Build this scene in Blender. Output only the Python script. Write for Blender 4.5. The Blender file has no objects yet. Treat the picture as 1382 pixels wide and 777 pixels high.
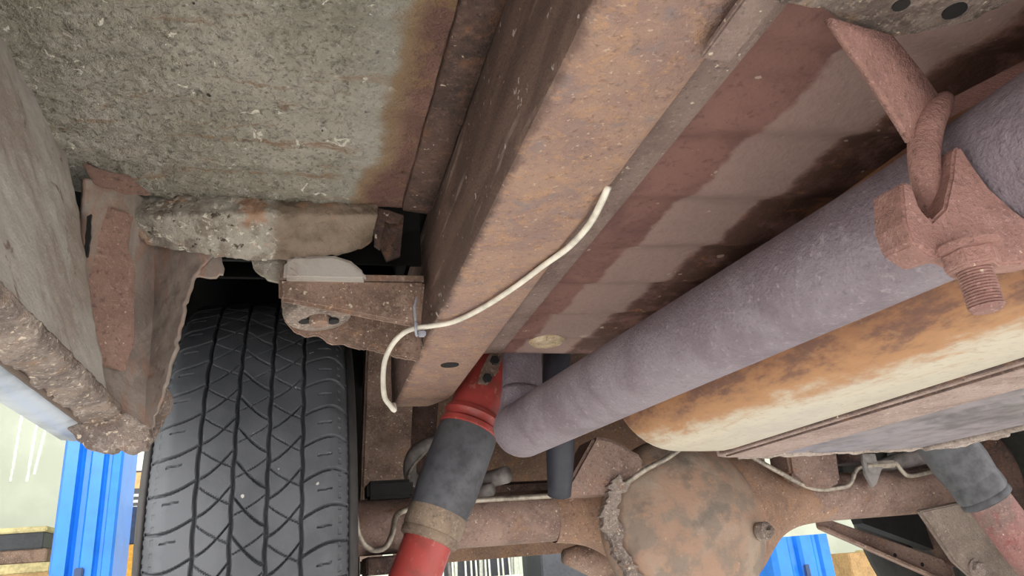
import bpy, bmesh, math, random
import numpy as np
from mathutils import Vector, Matrix, noise

# ------------------------------------------------------------------ camera, world, light, exposure
H = 1.6                                   # camera height above the workshop floor
F, CX, CY = 1000., 691., 388.5
scene = bpy.context.scene
C = scene.collection
def _basis(vx=400., vy=790., s=-0.085):
    Y = np.array([(vx-CX)/F, -(vy-CY)/F, 1.]); Y /= np.linalg.norm(Y)
    h = np.array([(vx+1000-CX)/F, -(vy+1000*s-CY)/F, 1.])
    Z = np.cross(Y, h); Z /= np.linalg.norm(Z)
    if Z[1] < 0: Z = -Z
    X = np.cross(Y, Z)
    if X[0] < 0: X = -X
    return X, Y, Z
AX, AY, AZ = _basis()
cam = bpy.data.cameras.new('camera'); camo = bpy.data.objects.new('camera', cam); C.objects.link(camo)
r_, u_, f_ = [Vector((AX[i], AY[i], AZ[i])) for i in range(3)]
camo.matrix_world = Matrix(((r_[0], u_[0], -f_[0], 0), (r_[1], u_[1], -f_[1], 0), (r_[2], u_[2], -f_[2], H), (0, 0, 0, 1)))
cam.sensor_width = 36; cam.lens = F/1382*36; cam.clip_start = 0.01
scene.camera = camo
world = bpy.data.worlds.new('world'); scene.world = world; world.use_nodes = True
bg = world.node_tree.nodes['Background']; bg.inputs[0].default_value = (1.0, 0.97, 0.95, 1); bg.inputs[1].default_value = 1.5
scene.view_settings.view_transform = 'Standard'; scene.view_settings.look = 'None'
scene.view_settings.gamma = 1; scene.view_settings.exposure = 1.3
try: scene.view_settings.use_curve_mapping = False
except Exception: pass
def area(name, loc, size, power, target, col=(1, .98, .95)):
    l = bpy.data.lights.new(name, 'AREA'); l.shape = 'RECTANGLE'; l.size, l.size_y = size; l.energy = power; l.color = col
    o = bpy.data.objects.new(name, l); C.objects.link(o); o.location = loc
    o.rotation_euler = (Vector(target)-Vector(loc)).to_track_quat('-Z', 'Y').to_euler()
    return o
area('added_area_light', (-1.6, -1.0, 3.6), (0.4, 3.0), 60, (-1.2, 0.5, 0))  # unseen area lamps without fixtures, added to light the shop
area('added_area_light', (2.9, -1.0, 3.6), (0.4, 3.0), 60, (2.4, 0.5, 0))
area('added_area_light', (0.8, 3.4, 3.6), (3.0, 0.4), 40, (0.8, 3.2, 0))

# ------------------------------------------------------------------ helpers
rnd = random.Random(7)
def ray(px, py):
    c = np.array([(px-CX)/F, -(py-CY)/F, 1.])
    return np.array([c@AX, c@AY, c@AZ])
def py_(px, py, y): r = ray(px, py); return r*(y/r[1])
def pz_(px, py, z): r = ray(px, py); return r*(z/r[2])
def px_(px, py, x): r = ray(px, py); return r*(x/r[0])
def proj(p):
    c = p[0]*AX+p[1]*AY+p[2]*AZ
    return CX+F*c[0]/c[2], CY-F*c[1]/c[2]

def srgb(r, g, b):
    f = lambda c: ((c/255)/12.92 if c/255 <= .04045 else ((c/255+.055)/1.055)**2.4)
    return (f(r), f(g), f(b), 1)

class NT:
    def __init__(s, name):
        s.m = bpy.data.materials.new(name); s.m.use_nodes = True; s.t = s.m.node_tree
        s.b = s.t.nodes['Principled BSDF']
        s.pos = s.n('ShaderNodeNewGeometry').outputs['Position']
    def n(s, ty, **k):
        x = s.t.nodes.new(ty)
        for a, v in k.items(): setattr(x, a, v)
        return x
    def l(s, a, b): s.t.links.new(a, b)
    def val(s, sock, v):
        if isinstance(v, (int, float)): sock.default_value = v
        elif isinstance(v, tuple): sock.default_value = v
        else: s.l(v, sock)
    def noise(s, scale, detail=6, rough=.6, dist=0, vec=None, stretch=None):
        x = s.n('ShaderNodeTexNoise'); x.inputs['Scale'].default_value = scale; x.inputs['Detail'].default_value = detail
        x.inputs['Roughness'].default_value = rough; x.inputs['Distortion'].default_value = dist
        v = vec or s.pos
        if stretch:
            mp = s.n('ShaderNodeMapping'); mp.inputs['Scale'].default_value = stretch; s.l(v, mp.inputs[0]); v = mp.outputs[0]
        s.l(v, x.inputs['Vector']); return x.outputs['Fac']
    def voro(s, scale, feature='F1'):
        x = s.n('ShaderNodeTexVoronoi', feature=feature); x.inputs['Scale'].default_value = scale; s.l(s.pos, x.inputs['Vector'])
        return x.outputs['Distance']
    def ramp(s, fac, a, b):                       # smooth 0..1 between a and b
        x = s.n('ShaderNodeMapRange', interpolation_type='SMOOTHSTEP'); s.val(x.inputs[0], fac)
        x.inputs[1].default_value = a; x.inputs[2].default_value = b; return x.outputs[0]
    def math(s, op, a, b=0):
        x = s.n('ShaderNodeMath', operation=op); s.val(x.inputs[0], a); s.val(x.inputs[1], b); return x.outputs[0]
    def mix(s, fac, a, b):
        x = s.n('ShaderNodeMix', data_type='RGBA'); s.val(x.inputs['Factor'], fac); s.val(x.inputs['A'], a); s.val(x.inputs['B'], b)
        return x.outputs['Result']
    def xyz(s):
        x = s.n('ShaderNodeSeparateXYZ'); s.l(s.pos, x.inputs[0]); return x.outputs
    def fin(s, col, rough=.8, bump=None, bd=.002, bs=.6, metal=0.):
        s.val(s.b.inputs['Base Color'], col); s.val(s.b.inputs['Roughness'], rough); s.b.inputs['Metallic'].default_value = metal
        s.b.inputs['Specular IOR Level'].default_value = .35
        if bump is not None:
            x = s.n('ShaderNodeBump'); x.inputs['Distance'].default_value = bd; x.inputs['Strength'].default_value = bs
            s.l(bump, x.inputs['Height']); s.l(x.outputs[0], s.b.inputs['Normal'])
        return s.m

def soft(c, k=.3):
    g = sum(c)/3; return tuple(int(x+(g-x)*k) for x in c)
def rust(name, base, dark, light, big=14, fine=120, speck=.0, orange=None, rough=.75, bd=.0018, speck_col=(205, 190, 170)):
    t = NT(name); base, dark, light = soft(base), soft(dark), soft(light)
    if orange: orange = soft(orange)
    n1 = t.noise(big, 5, .6, .4); n2 = t.noise(fine*1.8, 4, .7); n3 = t.noise(big*4.5, 6, .75)
    c = t.mix(t.ramp(n1, .38, .66), srgb(*base), srgb(*dark))
    c = t.mix(t.math('MULTIPLY', t.ramp(n3, .5, .72), .75), c, srgb(*light))
    if orange: c = t.mix(t.math('MULTIPLY', t.ramp(t.noise(big*2.6, 6, .7, .6), .52, .7), .8), c, srgb(*orange))
    c = t.mix(t.math('MULTIPLY', t.ramp(n2, .54, .68), .55), c, srgb(*[int(x*.6) for x in dark]))
    c = t.mix(t.math('MULTIPLY', t.ramp(t.noise(fine*2.3, 3, .6, 0, t.pos), .56, .68), .45), c, srgb(*[min(255, int(x*1.12)) for x in light]))
    if speck: c = t.mix(t.math('MULTIPLY', t.ramp(t.noise(fine*1.5, 2, .5), .74-speck*.1, .78-speck*.1), .8), c, srgb(*speck_col))
    h = t.math('ADD', n2, t.math('MULTIPLY', n3, 1.6))
    return t.fin(c, rough, h, bd, .7)
def plain(name, col, rough=.5, metal=0., fine=60, amp=.12, bd=.0006):
    t = NT(name); n = t.noise(fine, 5, .6); n2 = t.noise(9, 4, .6)
    c0 = srgb(*col); c1 = srgb(*[max(0, int(x*(1-amp*1.6))) for x in col])
    c = t.mix(t.ramp(t.math('ADD', t.math('MULTIPLY', n, .5), t.math('MULTIPLY', n2, .5)), .4, .65), c0, c1)
    return t.fin(c, rough, n, bd, .4, metal)

M = {}
t = NT('rail_rust'); X = t.xyz()
n1 = t.noise(24, 6, .7, .5); n2 = t.noise(220, 4, .7); n3 = t.noise(75, 6, .75, .3)
c = t.mix(t.ramp(n1, .42, .6), srgb(152, 124, 110), srgb(138, 112, 104))
c = t.mix(t.math('MULTIPLY', t.ramp(n3, .5, .64), .65), c, srgb(170, 132, 102))
c = t.mix(t.math('MULTIPLY', t.ramp(t.noise(48, 6, .7), .54, .66), .7), c, srgb(124, 112, 112))
c = t.mix(t.math('MULTIPLY', t.ramp(n2, .56, .68), .5), c, srgb(92, 68, 58))
c = t.mix(t.math('MULTIPLY', t.ramp(t.noise(260, 3, .6), .62, .7), .6), c, srgb(196, 172, 150))
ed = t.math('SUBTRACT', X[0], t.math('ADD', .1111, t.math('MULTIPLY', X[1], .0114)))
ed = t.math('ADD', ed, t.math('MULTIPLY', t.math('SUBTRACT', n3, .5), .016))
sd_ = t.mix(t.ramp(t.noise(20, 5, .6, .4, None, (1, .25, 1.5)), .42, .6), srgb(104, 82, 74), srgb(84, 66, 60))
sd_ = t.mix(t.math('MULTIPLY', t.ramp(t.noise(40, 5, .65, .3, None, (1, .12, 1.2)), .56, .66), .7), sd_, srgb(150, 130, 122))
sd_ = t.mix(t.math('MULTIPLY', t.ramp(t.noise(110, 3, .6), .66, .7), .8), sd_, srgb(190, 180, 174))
c = t.mix(t.math('SUBTRACT', 1, t.ramp(ed, .001, .009)), c, sd_)  # side face mixed to a darker brown by position, with a ragged edge
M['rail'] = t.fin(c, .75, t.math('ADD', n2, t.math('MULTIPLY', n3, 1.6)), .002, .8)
M['flange'] = rust('flange_rust', (136, 108, 100), (114, 88, 80), (150, 124, 112), 14, 140, .4)
M['axle'] = rust('axle_rust', (150, 116, 102), (118, 88, 78), (166, 134, 118), 12, 110, .4, (150, 104, 74))
M['bracket'] = rust('bracket_rust', (150, 116, 98), (112, 84, 70), (170, 140, 122), 16, 140, .7, (160, 110, 76))
M['dark_rust'] = rust('dark_rust', (96, 68, 58), (66, 48, 44), (122, 90, 76), 16, 110, .3, (128, 82, 54))
M['clamp'] = rust('clamp_rust', (166, 112, 100), (140, 92, 84), (180, 130, 118), 20, 200, .2)
M['crust'] = rust('crusty_scale', (148, 128, 116), (106, 90, 82), (184, 170, 158), 26, 150, .9, (150, 112, 84), bd=.004)
M['white_wire'] = plain('white_plastic', (222, 216, 204), .45)
M['link'] = rust('link_plate_grime', (140, 122, 108), (118, 98, 86), (158, 140, 126), 12, 120, .3)
M['plug'] = rust('plug_paint', (214, 190, 152), (190, 150, 104), (226, 208, 178), 40, 120)
M['scale_rust'] = rust('scaly_rust', (134, 114, 104), (88, 70, 64), (164, 144, 128), 34, 140, .5, (150, 116, 84), bd=.005)
M['red_worn'] = rust('worn_red_paint', (150, 92, 86), (122, 96, 88), (168, 120, 112), 16, 120, .3, (150, 60, 58))
M['tie'] = plain('grey_plastic', (160, 162, 174), .45)
M['red'] = NT('red_paint')
t = M['red']; n1 = t.noise(22, 5, .65); n2 = t.noise(90, 4, .6)
c = t.mix(t.ramp(n1, .42, .68), srgb(154, 62, 58), srgb(122, 58, 52)); c = t.mix(t.math('MULTIPLY', t.ramp(n2, .58, .7), .6), c, srgb(172, 116, 104))
M['red'] = t.fin(c, .38, n2, .0006, .4)
M['boot'] = plain('grey_shock_body', (84, 85, 90), .5, 0, 70, .2)
M['tan'] = rust('tan_band', (140, 116, 94), (110, 88, 74), (160, 138, 116), 20, 120)
M['black'] = plain('rubber_and_shade_black', (34, 33, 34), .7)  # rubber; also the shade in holes and on one strip, as colour
M['dark_hose'] = plain('dark_hose', (54, 55, 64), .55, 0, 50, .2)
M['steel'] = plain('brake_line_steel', (168, 158, 146), .42, .35, 120, .25)
M['hose'] = plain('grey_hose', (134, 128, 126), .55, 0, 70, .2)
M['white_panel'] = plain('white_panel', (226, 230, 220), .5)
M['blue_body'] = plain('pale_blue_paint', (176, 183, 194), .35, 0, 40, .15)
M['lift_blue'] = plain('lift_blue_paint', (34, 116, 210), .3, 0, 20, .06, .0002)
M['cardboard'] = plain('cardboard', (182, 148, 104), .8)
M['board'] = plain('pale_board', (214, 200, 150), .7)
M['dark_plastic'] = plain('dark_plastic', (58, 60, 66), .5)
M['yellow'] = plain('yellow_plastic', (226, 170, 70), .5)
M['navy'] = plain('navy_plastic', (44, 62, 96), .5)
M['rack'] = plain('rack_wire', (206, 208, 196), .4, .2)
M['grime'] = plain('rocker_seam_grime', (92, 78, 70), .8)

# undercoated floor: grey crust, rust along the rail
t = NT('undercoated_floor'); X = t.xyz()
n1 = t.noise(10, 6, .65, .5); n2 = t.noise(120, 5, .7); n3 = t.noise(38, 6, .7)
c = t.mix(t.ramp(n1, .4, .62), srgb(174, 168, 157), srgb(150, 145, 132))
c = t.mix(t.math('MULTIPLY', t.ramp(n3, .52, .7), .6), c, srgb(176, 171, 162))
c = t.mix(t.math('MULTIPLY', t.ramp(n2, .52, .68), .6), c, srgb(92, 88, 80))
c = t.mix(t.math('MULTIPLY', t.ramp(t.noise(300, 3, .6), .55, .66), .6), c, srgb(84, 80, 72))
c = t.mix(t.math('MULTIPLY', t.ramp(t.noise(210, 4, .7), .56, .66), .6), c, srgb(196, 191, 182))
c = t.mix(t.math('MULTIPLY', t.ramp(t.noise(11, 5, .7, .8, None, (1, 5, 1)), .57, .66), .75), c, srgb(146, 116, 92))       # rust streaks across
c = t.mix(t.ramp(t.math('ADD', t.noise(60, 4, .65, .8), t.math('MULTIPLY', t.math('SUBTRACT', t.noise(9, 3, .5), .5), .25)), .655, .675), c, srgb(224, 218, 206))                                             # pale paint chips
c = t.mix(t.ramp(t.noise(60, 2, .5, 0, None, (1.3, .8, 1)), .735, .75), c, srgb(60, 54, 48))
e = t.math('ADD', X[0], t.math('ADD', t.math('MULTIPLY', t.math('SUBTRACT', t.noise(22, 5, .6), .5), .035), t.math('MULTIPLY', t.ramp(X[1], .52, .63), .016)))
halo = t.math('MULTIPLY', t.ramp(e, .02, .054), .4)
c = t.mix(halo, c, srgb(184, 181, 174))
c = t.mix(t.math('MULTIPLY', t.ramp(e, .052, .064), .9), c, t.mix(n3, srgb(158, 134, 102), srgb(136, 106, 84)))
rr = t.mix(t.ramp(n1, .4, .6), srgb(140, 106, 96), srgb(120, 90, 82)); rr = t.mix(t.math('MULTIPLY', t.ramp(n3, .5, .65), .7), rr, srgb(150, 120, 90)); rr = t.mix(t.math('MULTIPLY', t.ramp(n2, .56, .68), .6), rr, srgb(92, 70, 62))
c = t.mix(t.ramp(e, .062, .078), c, rr)
M['floor'] = t.fin(c, .8, t.math('ADD', n2, t.math('MULTIPLY', n3, 1.5)), .009, 1.)
# inner sill, smoother grey with brown areas
t = NT('sill_grey'); X = t.xyz()
n1 = t.noise(13, 6, .65, .5); n2 = t.noise(130, 5, .7)
c = t.mix(t.ramp(n1, .42, .62), srgb(174, 168, 162), srgb(154, 142, 134)); c = t.mix(t.ramp(n2, .6, .7), c, srgb(178, 172, 166))
c = t.mix(t.math('MULTIPLY', t.ramp(t.noise(20, 5, .7, 1.), .6, .67), .8), c, srgb(112, 88, 76))
M['sill'] = t.fin(c, .85, n2, .002, .7)
# wheel-house front wall: grey-brown with bare rust
t = NT('torque_box_grime')
n1 = t.noise(15, 6, .65, .6, None, (1, 1, .5)); n2 = t.noise(140, 5, .7); n3 = t.noise(26, 5, .6, .5, None, (1.4, 1, .5))
c = t.mix(t.ramp(n1, .42, .6), srgb(150, 138, 130), srgb(122, 110, 104)); c = t.mix(t.math('MULTIPLY', t.ramp(n3, .52, .62), .7), c, srgb(150, 118, 104))
c = t.mix(t.math('MULTIPLY', t.ramp(n2, .6, .7), .5), c, srgb(170, 156, 146))
M['torque'] = t.fin(c, .85, n2, .002, .7)
M['torque_rust'] = rust('bare_rust_patch', (158, 116, 100), (136, 98, 86), (172, 134, 116), 18, 140, .3)
# crossmember: crusty left, brown right
t = NT('crossmember_grime'); X = t.xyz()
n2 = t.noise(130, 5, .7); n3 = t.noise(40, 6, .7)
c = t.mix(t.ramp(n3, .42, .6), srgb(164, 158, 148), srgb(128, 118, 108)); c = t.mix(t.ramp(t.noise(130, 4, .7, .5), .57, .63), c, srgb(206, 200, 188)); c = t.mix(t.ramp(t.noise(95, 4, .7), .6, .66), c, srgb(74, 66, 58))
d = t.mix(t.ramp(t.noise(18, 4, .6), .4, .62), srgb(140, 124, 110), srgb(104, 90, 76))
c = t.mix(t.ramp(t.math('ADD', X[0], t.math('MULTIPLY', n3, .03)), -.02, .0), c, d)
c = t.mix(t.math('MULTIPLY', t.ramp(t.noise(25, 5, .6), .55, .64), .7), c, srgb(164, 124, 98))
M['cross'] = t.fin(c, .85, n2, .005, .9)
# centre floor panel: red-brown with a paler lengthwise band
t = NT('red_brown_panel'); X = t.xyz()
n1 = t.noise(14, 6, .65, .4); n2 = t.noise(150, 4, .65); n3 = t.noise(34, 6, .7)
c = t.mix(t.ramp(n1, .4, .62), srgb(126, 92, 86), srgb(106, 76, 72))
c = t.mix(t.math('MULTIPLY', t.ramp(n2, .55, .68), .45), c, srgb(84, 58, 54))
w = t.math('ADD', X[0], t.math('ADD', t.math('MULTIPLY', t.math('SUBTRACT', X[1], .4), .05), t.math('MULTIPLY', t.math('SUBTRACT', n3, .5), .02)))
band = t.math('MULTIPLY', t.ramp(w, .270, .276), t.math('SUBTRACT', 1, t.ramp(w, .335, .345)))
c = t.mix(t.math('MULTIPLY', band, t.math('ADD', .45, t.math('MULTIPLY', n2, .5))), c, srgb(156, 134, 128))
c = t.mix(t.math('MULTIPLY', t.math('MULTIPLY', t.ramp(w, .335, .348), t.ramp(n3, .36, .55)), .9), c, srgb(74, 50, 42))
c = t.mix(t.math('MULTIPLY', t.math('MULTIPLY', t.ramp(w, .33, .35), t.ramp(t.noise(30, 5, .7), .56, .64)), .7), c, srgb(134, 90, 62))
c = t.mix(t.math('MULTIPLY', t.ramp(t.noise(90, 3, .5), .69, .72), .7), c, srgb(178, 158, 144))
M['panel'] = t.fin(c, .7, n2, .0016, .6)
# exhaust: mauve-grey
t = NT('exhaust_mauve'); n1 = t.noise(15, 6, .7, .3); n2 = t.noise(170, 4, .7); n3 = t.noise(60, 5, .7)
c = t.mix(t.ramp(n1, .4, .64), srgb(126, 116, 124), srgb(108, 96, 104)); c = t.mix(t.math('MULTIPLY', t.ramp(n2, .56, .7), .55), c, srgb(158, 146, 152))
c = t.mix(t.math('MULTIPLY', t.ramp(n3, .63, .72), .6), c, srgb(84, 82, 92))
c = t.mix(t.math('MULTIPLY', t.ramp(t.noise(330, 3, .6), .55, .68), .45), c, srgb(92, 84, 96))
M['pipe'] = t.fin(c, .6, t.math('ADD', n2, t.noise(380, 3, .6)), .0014, .8)
# tank: rust on the side, cream below, grey underside
t = NT('tank_skin'); X = t.xyz()
n1 = t.noise(26, 6, .7, .6, None, (1, .45, 1)); n2 = t.noise(120, 4, .65); n3 = t.noise(70, 5, .7, 0, None, (1, .35, 1))
zz = t.math('SUBTRACT', X[2], H)
w = t.math('ADD', X[0], t.math('ADD', t.math('MULTIPLY', t.math('SUBTRACT', n1, .5), .05), t.math('MULTIPLY', t.math('SUBTRACT', n3, .5), .07)))
w = t.math('SUBTRACT', w, t.math('MULTIPLY', t.math('SUBTRACT', zz, .11), .6))
w = t.math('ADD', w, t.math('MULTIPLY', t.math('SUBTRACT', X[1], .8), .085))
deep = t.mix(t.ramp(n3, .4, .6), srgb(104, 72, 60), srgb(136, 94, 66))
c = t.mix(t.ramp(w, .330, .362), deep, srgb(158, 116, 80))
c = t.mix(t.ramp(w, .360, .395), c, t.mix(n3, srgb(190, 181, 163), srgb(176, 168, 154)))
c = t.mix(t.math('MULTIPLY', t.ramp(n2, .54, .66), .35), c, srgb(140, 110, 84))
c = t.mix(t.math('MULTIPLY', t.ramp(t.noise(45, 6, .75, .4, None, (1, .2, 1)), .54, .66), .45), c, srgb(160, 128, 98))
c = t.mix(t.math('MULTIPLY', t.ramp(w, .40, .44), t.math('ADD', t.math('MULTIPLY', t.ramp(n1, .45, .6), .5), .3)), c, srgb(168, 160, 148))
M['tank'] = t.fin(c, .55, n2, .0008, .5)
M['tank_seam'] = rust('tank_flange', (162, 134, 124), (140, 112, 102), (176, 152, 142), 20, 120, .3)
M['tank_bottom'] = plain('tank_underside_grey', (132, 124, 128), .5, 0, 45, .22)
M['tank_rim'] = rust('tank_rim', (160, 142, 130), (124, 104, 92), (184, 168, 154), 24, 130, .5)
# differential cover
t = NT('diff_cover'); n1 = t.noise(9, 5, .6, .6); n2 = t.noise(110, 5, .7); n3 = t.noise(20, 6, .6)
c = t.mix(t.ramp(n1, .4, .6), srgb(150, 122, 104), srgb(150, 134, 120)); c = t.mix(t.math('MULTIPLY', t.ramp(n3, .46, .62), .8), c, srgb(120, 108, 98)); c = t.mix(t.math('MULTIPLY', t.ramp(t.noise(34, 6, .75), .54, .64), .6), c, srgb(158, 126, 102))
c = t.mix(t.math('MULTIPLY', t.ramp(t.noise(16, 5, .6, .3), .56, .68), .6), c, srgb(96, 88, 82)); c = t.mix(t.ramp(n2, .64, .72), c, srgb(176, 150, 122))
M['diff'] = t.fin(c, .7, t.math('ADD', n2, n3), .002, .7)
M['housing'] = rust('housing_rust', (158, 116, 90), (134, 98, 78), (170, 132, 104), 12, 110, .5, (166, 114, 72))
# tyre rubber
t = NT('tyre_rubber'); n2 = t.noise(200, 4, .7); n1 = t.noise(14, 5, .6)
c = t.mix(t.ramp(n1, .4, .65), srgb(80, 82, 87), srgb(66, 68, 73)); c = t.mix(t.ramp(t.noise(75, 2, .5), .75, .77), c, srgb(170, 168, 164))
M['tyre'] = t.fin(c, .62, n2, .0005, .5)
M['groove'] = plain('tyre_sidewall', (58, 56, 56), .7)
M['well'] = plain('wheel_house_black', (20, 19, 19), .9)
M['rim'] = plain('painted_rim', (96, 94, 92), .5)
# room
t = NT('shop_wall'); n = t.noise(3, 4, .5); M['wall'] = t.fin(t.mix(t.ramp(n, .4, .6), srgb(204, 210, 196), srgb(194, 200, 186)), .35, t.noise(40), .001, .2)
t = NT('shop_floor'); n = t.noise(2.5, 5, .6); M['ground'] = t.fin(t.mix(t.ramp(n, .4, .65), srgb(206, 204, 198), srgb(188, 186, 180)), .4, t.noise(60), .001, .2)

def tag(o, label=None, cat=None, group=None, kind=None):
    if label: o['label'] = label
    if cat: o['category'] = cat
    if group: o['group'] = group
    if kind: o['kind'] = kind
    return o
def thing(name, base, label, cat, group=None):
    o = bpy.data.objects.new(name, None); C.objects.link(o)
    o.location = (base[0], base[1], base[2]+H); o.empty_display_size = .05
    return tag(o, label, cat, group)
def root_loc(o):
    v = np.zeros(3)
    while o is not None: v = v+np.array(o.location); o = o.parent
    return v
def mk(name, vf, mat, parent=None, smooth=False, bevel=0., solid=0., origin=None, seg=2):
    """vf in car coordinates (camera height = 0); becomes one mesh object"""
    V, Fs = vf
    V = np.asarray(V, float)+np.array([0, 0, H])
    base = root_loc(parent) if parent is not None else (np.array(origin)+np.array([0, 0, H]) if origin is not None else V.mean(0))
    me = bpy.data.meshes.new(name)
    me.from_pydata((V-base).tolist(), [], [list(f) for f in Fs])
    if bevel:
        bm = bmesh.new(); bm.from_mesh(me); bmesh.ops.remove_doubles(bm, verts=bm.verts, dist=1e-6)
        bmesh.ops.recalc_face_normals(bm, faces=bm.faces)
        es = [e for e in bm.edges if len(e.link_faces) == 2 and e.calc_face_angle(0) > .5]
        bmesh.ops.bevel(bm, geom=es, offset=bevel, segments=seg, affect='EDGES', clamp_overlap=True)
        bm.to_mesh(me); bm.free()
    else:
        bm = bmesh.new(); bm.from_mesh(me); bmesh.ops.recalc_face_normals(bm, faces=bm.faces); bm.to_mesh(me); bm.free()
    if smooth:
        me.polygons.foreach_set('use_smooth', [True]*len(me.polygons))
        if smooth != 'all':
            try: me.set_sharp_from_angle(angle=math.radians(40))
            except Exception: pass
    me.materials.append(M[mat]); me.update()
    o = bpy.data.objects.new(name, me); C.objects.link(o)
    if parent is not None: o.parent = parent
    else: o.location = base
    if solid:
        md = o.modifiers.new('thickness', 'SOLIDIFY'); md.thickness = solid; md.offset = 0
    return o
def join(*vfs):
    V = []; Fs = []
    for v, f in vfs:
        k = len(V); V += [tuple(p) for p in v]; Fs += [tuple(i+k for i in q) for q in f]
    return V, Fs
def box(x0, x1, y0, y1, z0, z1):
    V = [(x, y, z) for x in (x0, x1) for y in (y0, y1) for z in (z0, z1)]
    return V, [(0, 1, 3, 2), (4, 6, 7, 5), (0, 4, 5, 1), (2, 3, 7, 6), (0, 2, 6, 4), (1, 5, 7, 3)]
def hexa(a, b):                                     # two quads (4 pts each) joined
    return list(a)+list(b), [(3, 2, 1, 0), (4, 5, 6, 7)]+[(i, (i+1) % 4, 4+(i+1) % 4, 4+i) for i in range(4)]
def catmull(P, k=6):
    P = [np.asarray(p, float) for p in P]; out = []
    Q = [2*P[0]-P[1]]+P+[2*P[-1]-P[-2]]
    for i in range(1, len(Q)-2):
        for j in range(k):
            t = j/k
            out.append(.5*((2*Q[i])+(-Q[i-1]+Q[i+1])*t+(2*Q[i-1]-5*Q[i]+4*Q[i+1]-Q[i+2])*t*t+(-Q[i-1]+3*Q[i]-3*Q[i+1]+Q[i+2])*t**3))
    out.append(P[-1]); return out
def tube(P, r, n=14, k=0, flat=1.):
    P = [np.asarray(p, float) for p in P]
    R = list(r) if hasattr(r, '__len__') else [r]*len(P)
    if k:
        PR = catmull([np.append(p, q) for p, q in zip(P, R)], k); P = [p[:3] for p in PR]; R = [p[3] for p in PR]
    V = []; Fs = []
    T = [(P[min(i+1, len(P)-1)]-P[max(i-1, 0)]) for i in range(len(P))]
    T = [x/np.linalg.norm(x) for x in T]
    a = np.array([0, 0, 1.]) if abs(T[0][2]) < .9 else np.array([1., 0, 0])
    nrm = np.cross(T[0], a); nrm /= np.linalg.norm(nrm)
    for i, p in enumerate(P):
        nrm = nrm-T[i]*(nrm@T[i]); nrm /= np.linalg.norm(nrm); b = np.cross(T[i], nrm)
        for j in range(n):
            an = 2*math.pi*j/n; V.append(p+R[i]*(math.cos(an)*nrm+math.sin(an)*b*flat))
    for i in range(len(P)-1):
        for j in range(n): Fs.append((i*n+j, i*n+(j+1) % n, (i+1)*n+(j+1) % n, (i+1)*n+j))
    Fs.append(tuple(range(n-1, -1, -1))); Fs.append(tuple((len(P)-1)*n+j for j in range(n)))
    return V, Fs
def lathe(prof, o, ax, n=32, cap=True):             # prof: (radius, height along axis)
    o = np.asarray(o, float); ax = np.asarray(ax, float); ax /= np.linalg.norm(ax)
    a = np.array([0, 0, 1.]) if abs(ax[2]) < .9 else np.array([1., 0, 0])
    u = np.cross(ax, a); u /= np.linalg.norm(u); w = np.cross(ax, u)
    V = []; Fs = []
    for r, h in prof:
        for j in range(n):
            an = 2*math.pi*j/n; V.append(o+ax*h+r*(math.cos(an)*u+math.sin(an)*w))
    for i in range(len(prof)-1):
        for j in range(n): Fs.append((i*n+j, i*n+(j+1) % n, (i+1)*n+(j+1) % n, (i+1)*n+j))
    if cap: Fs.append(tuple(range(n-1, -1, -1))); Fs.append(tuple((len(prof)-1)*n+j for j in range(n)))
    return V, Fs
def prism(P, vec):
    P = [np.asarray(p, float) for p in P]; n = len(P); vec = np.asarray(vec, float)
    return P+[p+vec for p in P], [tuple(range(n)), tuple(range(2*n-1, n-1, -1))]+[(i, n+i, n+(i+1) % n, (i+1) % n) for i in range(n)]
def nv(p, s, seed=0): return noise.noise(Vector((p[0]*s+seed*7.3, p[1]*s, p[2]*s)))
def rag(P, step=8, amp=3, seed=1):                  # jittered pixel-like outline (any 2D/3D points)
    rr = random.Random(seed); out = []
    for i in range(len(P)-1):
        a = np.asarray(P[i], float); b = np.asarray(P[i+1], float); L = np.linalg.norm(b-a); n = max(1, int(L/step))
        for j in range(n):
            q = a+(b-a)*j/n
            if i+j: q = q+np.array([rr.uniform(-amp, amp) for _ in q])
            out.append(q)
    out.append(np.asarray(P[-1], float)); return out
def resample(P, n):
    P = np.asarray(P, float); d = np.r_[0, np.cumsum(np.linalg.norm(np.diff(P, axis=0), axis=1))]
    s = np.linspace(0, d[-1], n); return np.stack([np.interp(s, d, P[:, k]) for k in range(P.shape[1])], 1)
def loft(curves, nu, nv_, amp=0., sc=60, dirv=(0, -1, 0), k=4, rough_lin=False):
    G = np.stack([resample(c, nu) for c in curves], 0)      # curves x nu x 3
    m = len(curves); s = np.linspace(0, m-1, nv_)
    A = np.zeros((nv_, nu, 3))
    for i in range(nu):
        for q in range(3): A[:, i, q] = np.interp(s, np.arange(m), G[:, i, q])
    V = A.reshape(-1, 3)
    if amp:
        d = np.asarray(dirv, float)
        V = np.array([v+d*amp*(noise.fractal(Vector(v*sc), 1., 2., 4)) for v in V])
    Fs = [(i*nu+j, i*nu+j+1, (i+1)*nu+j+1, (i+1)*nu+j) for i in range(nv_-1) for j in range(nu-1)]
    return V, Fs
def hexnut(o, ax, r, h): return lathe([(r*.9, 0), (r, h*.12), (r, h*.88), (r*.9, h)], o, ax, 6)
def copy_tree(o, parent=None):
    c = o.copy(); C.objects.link(c); c.parent = parent
    for ch in list(o.children): copy_tree(ch, c)
    return c

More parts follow.
